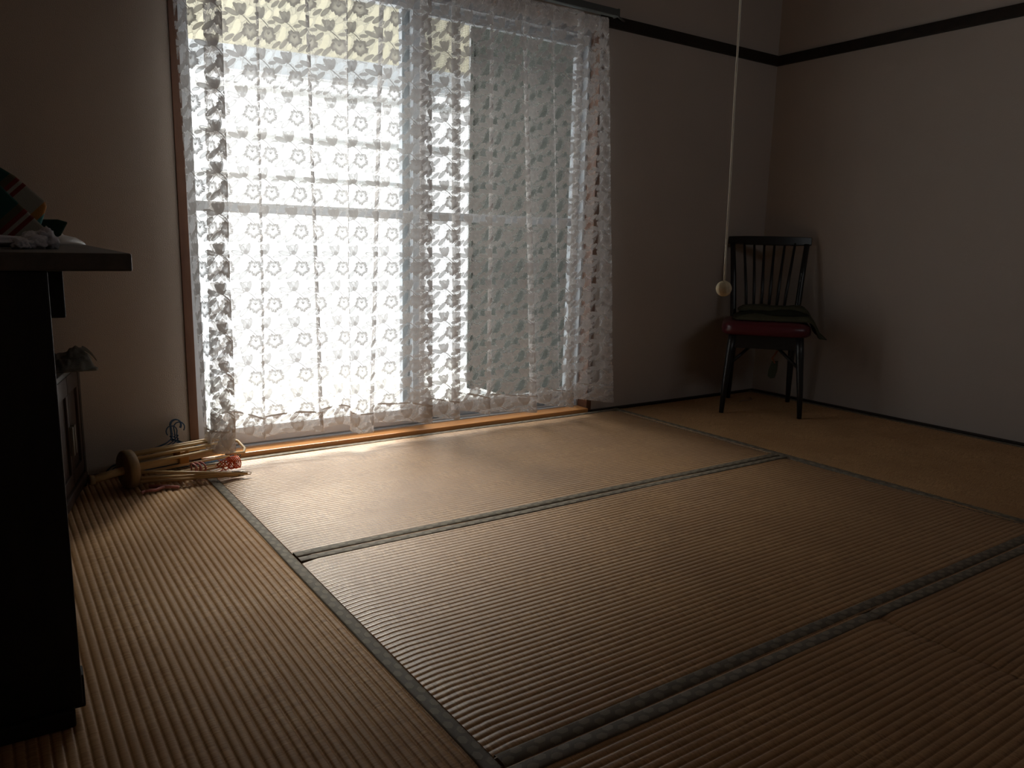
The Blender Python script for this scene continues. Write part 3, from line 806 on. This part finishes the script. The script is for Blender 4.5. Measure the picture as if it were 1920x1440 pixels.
def bundle():
    e = tag(empty('cloth_bundle', (-3.515, -1.18, 0.753)), 'white knotted cloth bundle lying on the dark table', 'cloth')
    def blob(name, c, s, seed, amp):
        bm = bmesh.new(); bmesh.ops.create_icosphere(bm, subdivisions=4, radius=1.0)
        for v in bm.verts:
            d = 1 + amp * noise.noise(v.co * 1.6 + Vector((seed, 0, 0))) + amp * 0.5 * abs(noise.noise(v.co * 4 + Vector((0, seed, 0))))
            v.co = Vector((c[0] + v.co.x * s[0] * d, c[1] + v.co.y * s[1] * d, max(0.0, c[2] + v.co.z * s[2] * d)))
        from_bm(name, bm, M_WHITEC, e, True)
    blob('cloth_body', (-0.065, 0.0, 0.013), (0.085, 0.07, 0.013), 1.0, 0.35)
    blob('knot', (0.018, -0.02, 0.012), (0.020, 0.022, 0.015), 4.0, 0.5)
    blob('knot_end', (0.040, 0.005, 0.016), (0.016, 0.026, 0.017), 7.0, 0.6)
    blob('knot_end', (0.0, -0.05, 0.008), (0.013, 0.022, 0.009), 9.0, 0.6)
bundle()

# ------------------------------------------------------------------ low cabinet
M_CAB = wood('dark_red_brown_wood', (0.030, 0.016, 0.011), (0.050, 0.028, 0.019), 0.55, 0.3, axis='Z')
M_CABD = wood('near_black_wood', (0.016, 0.011, 0.008), (0.028, 0.019, 0.013), 0.5, 0.4, axis='Z')
M_BRASS = simple('dull_handle_metal', (0.20, 0.19, 0.17), 0.4, 0.5, 0.8)
cd = Vector((0.247, 0.969))
c0 = Vector((-3.345, -0.09)) - cd * 0.2
cab = tag(empty('cabinet', (c0.x, c0.y, 0.0), math.atan2(0.969, 0.247)), 'low dark wooden cabinet with panelled doors against the wall', 'cabinet')
box('body', -0.195, 0.195, 0.012, 0.235, 0.03, 0.385, M_CABD, cab, 0.003)
box('top_board', -0.20, 0.20, -0.004, 0.245, 0.382, 0.398, M_CABD, cab, 0.003)
box('corner_post', 0.168, 0.197, -0.002, 0.05, 0.0, 0.384, M_CABD, cab, 0.004)
box('corner_post', -0.197, -0.168, -0.002, 0.05, 0.0, 0.384, M_CABD, cab, 0.004)
box('plinth', -0.17, 0.17, 0.016, 0.22, 0.0, 0.03, M_CABD, cab, 0.003)
box('base_rail', -0.17, 0.17, -0.008, 0.02, 0.022, 0.052, M_CAB, cab, 0.004)
def cab_door(x0, x1, hx):
    d = empty('door'); d.parent = cab
    for nm, a in (('door_frame', (x0, x1, 0.0, 0.014, 0.325, 0.378)), ('door_frame', (x0, x1, 0.0, 0.014, 0.056, 0.095)), ('door_frame', (x0, x0 + 0.028, 0.0, 0.014, 0.095, 0.325)), ('door_frame', (x1 - 0.028, x1, 0.0, 0.014, 0.095, 0.325))):
        box(nm, *a, M_CAB, d, 0.002)
    box('door_panel', x0 + 0.026, x1 - 0.026, 0.007, 0.013, 0.093, 0.327, M_CAB, d)
    box('handle', hx - 0.007, hx + 0.007, -0.010, 0.002, 0.15, 0.235, M_BRASS, d, 0.002)
cab_door(0.002, 0.166, 0.016)
cab_door(-0.166, -0.002, -0.016)

M_GREYC = simple('grey_green_cloth', (0.135, 0.125, 0.105), 0.9, 0.1, var=0.2, scale=24, bump=0.001)
def cloth_heap():
    e = tag(empty('cloth_heap', (-3.385, -0.21, 0.398)), 'crumpled grey cloth heaped on the low cabinet', 'cloth')
    n, m = 36, 30
    def P(i, j, top):
        s, t = i / n * 2 - 1, j / m * 2 - 1
        rr = min(1.0, (abs(s) ** 2.6 + abs(t) ** 2.6))
        x = 0.066 * s + 0.010 * noise.noise(Vector((t * 2.2, 3, s)))
        y = 0.120 * t + 0.012 * noise.noise(Vector((s * 2.2, 8, t)))
        h = 0.042 * (1 - rr) ** 0.7 * (0.75 + 0.5 * s)
        h += (0.040 * abs(noise.noise(Vector((s * 1.8, t * 2.4, 1)))) + 0.012 * abs(noise.noise(Vector((s * 4, t * 4, 4))))) * (1 - rr * 0.6)
        return Vector((x, y, max(0.002, h) if top else 0.0))
    bm = bmesh.new()
    T = [[bm.verts.new(P(i, j, True)) for j in range(m + 1)] for i in range(n + 1)]
    for i in range(n):
        for j in range(m): bm.faces.new((T[i][j], T[i + 1][j], T[i + 1][j + 1], T[i][j + 1]))
    r = bmesh.ops.extrude_edge_only(bm, edges=[ed for ed in bm.edges if ed.is_boundary])
    for v in r['geom']:
        if isinstance(v, bmesh.types.BMVert): v.co.z = 0.0
    from_bm('cloth_body', bm, M_GREYC, e, True)
    # corner that hangs over the far edge
    rows = []
    for i in range(9):
        t = i / 8
        w = 0.030 * (1 - t) + 0.003
        p = Vector((0.048 + 0.040 * t, 0.060 + 0.035 * t, 0.040 - 0.010 * t - 0.030 * t * t))
        rows.append([(p.x - w * 0.25, p.y - w, p.z + 0.002), (p.x, p.y, p.z + 0.008 * (1 - t) + 0.003), (p.x + w * 0.25, p.y + w, p.z), (p.x, p.y, p.z - 0.004), (p.x - w * 0.25, p.y - w, p.z + 0.002)])
    grid_mesh('loose_corner', rows, M_GREYC, e)
cloth_heap()

# ------------------------------------------------------------------ folded wooden drying rack
M_DOWEL = wood('pale_dowel_wood', (0.52, 0.36, 0.18), (0.66, 0.48, 0.27), 0.40, 0.4, axis='X', scale=14)
M_HUB = wood('worn_hub_wood', (0.25, 0.17, 0.09), (0.34, 0.24, 0.13), 0.55, 0.3, axis='Z')
M_BLOCK = wood('orange_block_wood', (0.50, 0.23, 0.05), (0.62, 0.31, 0.08), 0.35, 0.4)
M_STEEL = simple('bright_wire', (0.55, 0.53, 0.50), 0.3, 0.5, 0.9)
rk = tag(empty('drying_rack', (-3.240, -0.200, 0.0), math.radians(14)), 'folded wooden umbrella drying rack with a round hub lying by the window', 'drying rack')
AX = 0.061                                         # axis height; local +X runs along the rack
rot = Matrix.Translation((0, 0, AX)) @ Matrix.Rotation(math.radians(90), 4, 'Y')
lathe('hub', [(0.0, -0.016), (0.055, -0.016), (0.060, -0.012), (0.061, 0.0), (0.060, 0.012), (0.053, 0.016), (0.0, 0.016)], M_HUB, rk, 40, rot)
tube('pole', [(-0.108, 0.0, AX - 0.012), (0.0, 0.0, AX), (0.34, 0.004, AX + 0.003)], 0.0125, M_DOWEL, rk, 14)
lathe('pole_end', [(0.0, -0.006), (0.014, -0.006), (0.016, 0.0), (0.014, 0.008), (0.0, 0.008)], M_HUB, rk, 20, Matrix.Translation((-0.110, 0, AX - 0.012)) @ Matrix.Rotation(math.radians(90), 4, 'Y'))
box('slider_block', 0.155, 0.185, -0.022, 0.030, AX - 0.012, AX + 0.030, M_BLOCK, rk, 0.003)
tube('block_clip', [(0.175, -0.02, AX + 0.034), (0.205, -0.012, AX + 0.036), (0.235, 0.0, AX + 0.030)], 0.0022, M_STEEL, rk, 6)
NARM = 13
for k in range(NARM):
    a = 2 * math.pi * (k + 0.5) / NARM
    ca, sa = math.cos(a), math.sin(a)
    rj = random.uniform(0.9, 1.12)
    r0, r1 = 0.049, 0.047 * rj
    L = 0.335 + random.uniform(-0.02, 0.02) + (0.03 if ca > 0.5 else 0.0)
    y1, z1 = r1 * ca, r1 * sa
    if sa < -0.75: z1 = -0.052
    if ca < -0.80 and sa < 0.0: y1 = -0.150; z1 = -0.048; L = 0.318
    elif ca < -0.35 and sa < -0.5: y1 = -0.136; z1 = -0.053; L = 0.300
    p0 = Vector((0.010, r0 * ca, AX + r0 * sa * 0.96)); p1 = Vector((L, y1, max(0.0075, AX + z1)))
    arm = tube('arm', [p0, p0.lerp(p1, 0.5), p1], [0.0046, 0.0052, 0.0042], M_DOWEL, rk, 8)
    d = (p1 - p0).normalized()
    q = p1 + d * 0.0
    tube('arm_clip', [p1 - d * 0.05 + Vector((0, 0, 0.006)), p1 + Vector((0, 0, 0.007)), p1 + d * 0.012 + Vector((0, 0, 0.003)), p1 + d * 0.010 + Vector((0, 0, -0.003)), p1 - d * 0.03 + Vector((0, -0.002, -0.0055))], 0.0013, M_STEEL, arm, 5)
# bent end loop on the arm nearest the wall
tube('end_loop', [(0.30, 0.052, AX + 0.030), (0.362, 0.050, AX + 0.026), (0.386, 0.030, AX + 0.016), (0.392, -0.005, AX - 0.004), (0.375, -0.030, AX - 0.010), (0.335, -0.040, AX - 0.004), (0.30, -0.045, AX)], 0.0048, M_DOWEL, rk, 8)

M_NET = simple('orange_plastic_net', (0.70, 0.13, 0.04), 0.3, 0.5, var=0.3, scale=50)
nt = tag(empty('plastic_net', (-2.965, -0.185, 0.0), math.radians(8)), 'crumpled orange plastic net tucked between the rack arms', 'net')
for k in range(7):
    ph = k * 0.9
    pts = [(-0.005 + 0.065 * t / 12, 0.024 * math.sin(ph + t * 0.25) - 0.01, 0.034 + 0.016 * math.cos(ph * 1.7 + t * 0.5)) for t in range(13)]
    tube('net_strand', pts, 0.0018, M_NET, nt, 5)
for k in range(5):
    x = 0.036 + 0.006 * k
    tube('net_hoop', [(x, 0.026 * math.cos(a * math.pi / 8) - 0.01, 0.034 + 0.019 * math.sin(a * math.pi / 8)) for a in range(17)], 0.0022, M_NET, nt, 5)

M_PINK = simple('pink_plastic', (0.55, 0.22, 0.20), 0.45, 0.4, var=0.15)
pk = tag(empty('pink_clip', (-3.160, -0.285, 0.0), math.radians(-22)), 'pink plastic clip lying on the mat in front of the rack', 'clip')
tube('clip_arm', [(-0.045, 0.032, 0.006), (-0.01, 0.026, 0.008), (0.045, 0.015, 0.006)], [0.0055, 0.006, 0.005], M_PINK, pk, 8)
tube('clip_arm', [(-0.047, -0.012, 0.006), (-0.018, -0.006, 0.006), (-0.006, 0.012, 0.007), (0.012, 0.034, 0.007)], [0.0045, 0.005, 0.005, 0.004], M_PINK, pk, 8)
tube('clip_hook', [(-0.047, -0.012, 0.006), (-0.054, -0.022, 0.006), (-0.05, -0.03, 0.006)], 0.004, M_PINK, pk, 8)
pr = tag(empty('pink_ribbon', (-3.035, -0.228, 0.0), math.radians(10)), 'pink ribbon looped round the rack arms', 'ribbon')
for k in range(3):
    x = -0.016 + 0.014 * k
    tube('ribbon_loop', [(x + 0.004 * math.sin(a), 0.012 - 0.024 * math.cos(a * math.pi / 8), 0.030 + 0.027 * math.sin(a * math.pi / 8)) for a in range(17)], 0.0032, M_PINK, pr, 6)

# blue wire hangers leaning behind the rack
M_BLUE = simple('blue_coated_wire', (0.012, 0.055, 0.13), 0.35, 0.5, var=0.2)
def hanger(x, y, rz, tilt, flip, dz):
    hk = [(0.0, 0, 0.095), (0.001, 0, 0.118)]
    for a in range(0, 11):
        t = math.radians(200 - a * 24)
        hk.append((0.0165 + 0.0175 * math.cos(t), 0, 0.142 + 0.0185 * math.sin(t) + dz))
    body = [(0.0, 0, 0.097), (0.020, 0, 0.084), (0.19, 0, 0.030), (0.205, 0, 0.018), (0.195, 0, 0.008), (0.0, 0, 0.004), (-0.195, 0, 0.008), (-0.205, 0, 0.018), (-0.19, 0, 0.030), (-0.020, 0, 0.084), (0.0, 0, 0.097)]
    e = empty('wire_hanger', (x, y, 0.002), rz)
    e.rotation_euler = (tilt, 0, rz)
    tag(e, 'blue wire hanger in the bunch leaning on the wall behind the rack' if flip > 0 else 'blue wire hanger with its hook turned opposite to the rest of the bunch', 'hanger', 'blue wire hangers behind the rack')
    tube('hook', [(p[0] * flip, p[1], p[2]) for p in hk], 0.0021, M_BLUE, e, 6)
    tube('shoulder_wire', body, 0.0021, M_BLUE, e, 6)
    tube('neck_twist', [(0.0035 * math.cos(k * 1.3), 0.0035 * math.sin(k * 1.3), 0.092 + 0.0022 * k) for k in range(12)], 0.0018, M_BLUE, e, 5)
hanger(-3.075, -0.030, 0.02, -0.12, 1, 0.0)
hanger(-3.080, -0.041, 0.02, -0.12, 1, 0.004)
hanger(-3.070, -0.052, 0.02, -0.12, 1, -0.004)
hanger(-3.064, -0.063, 0.02, -0.12, -1, -0.012)
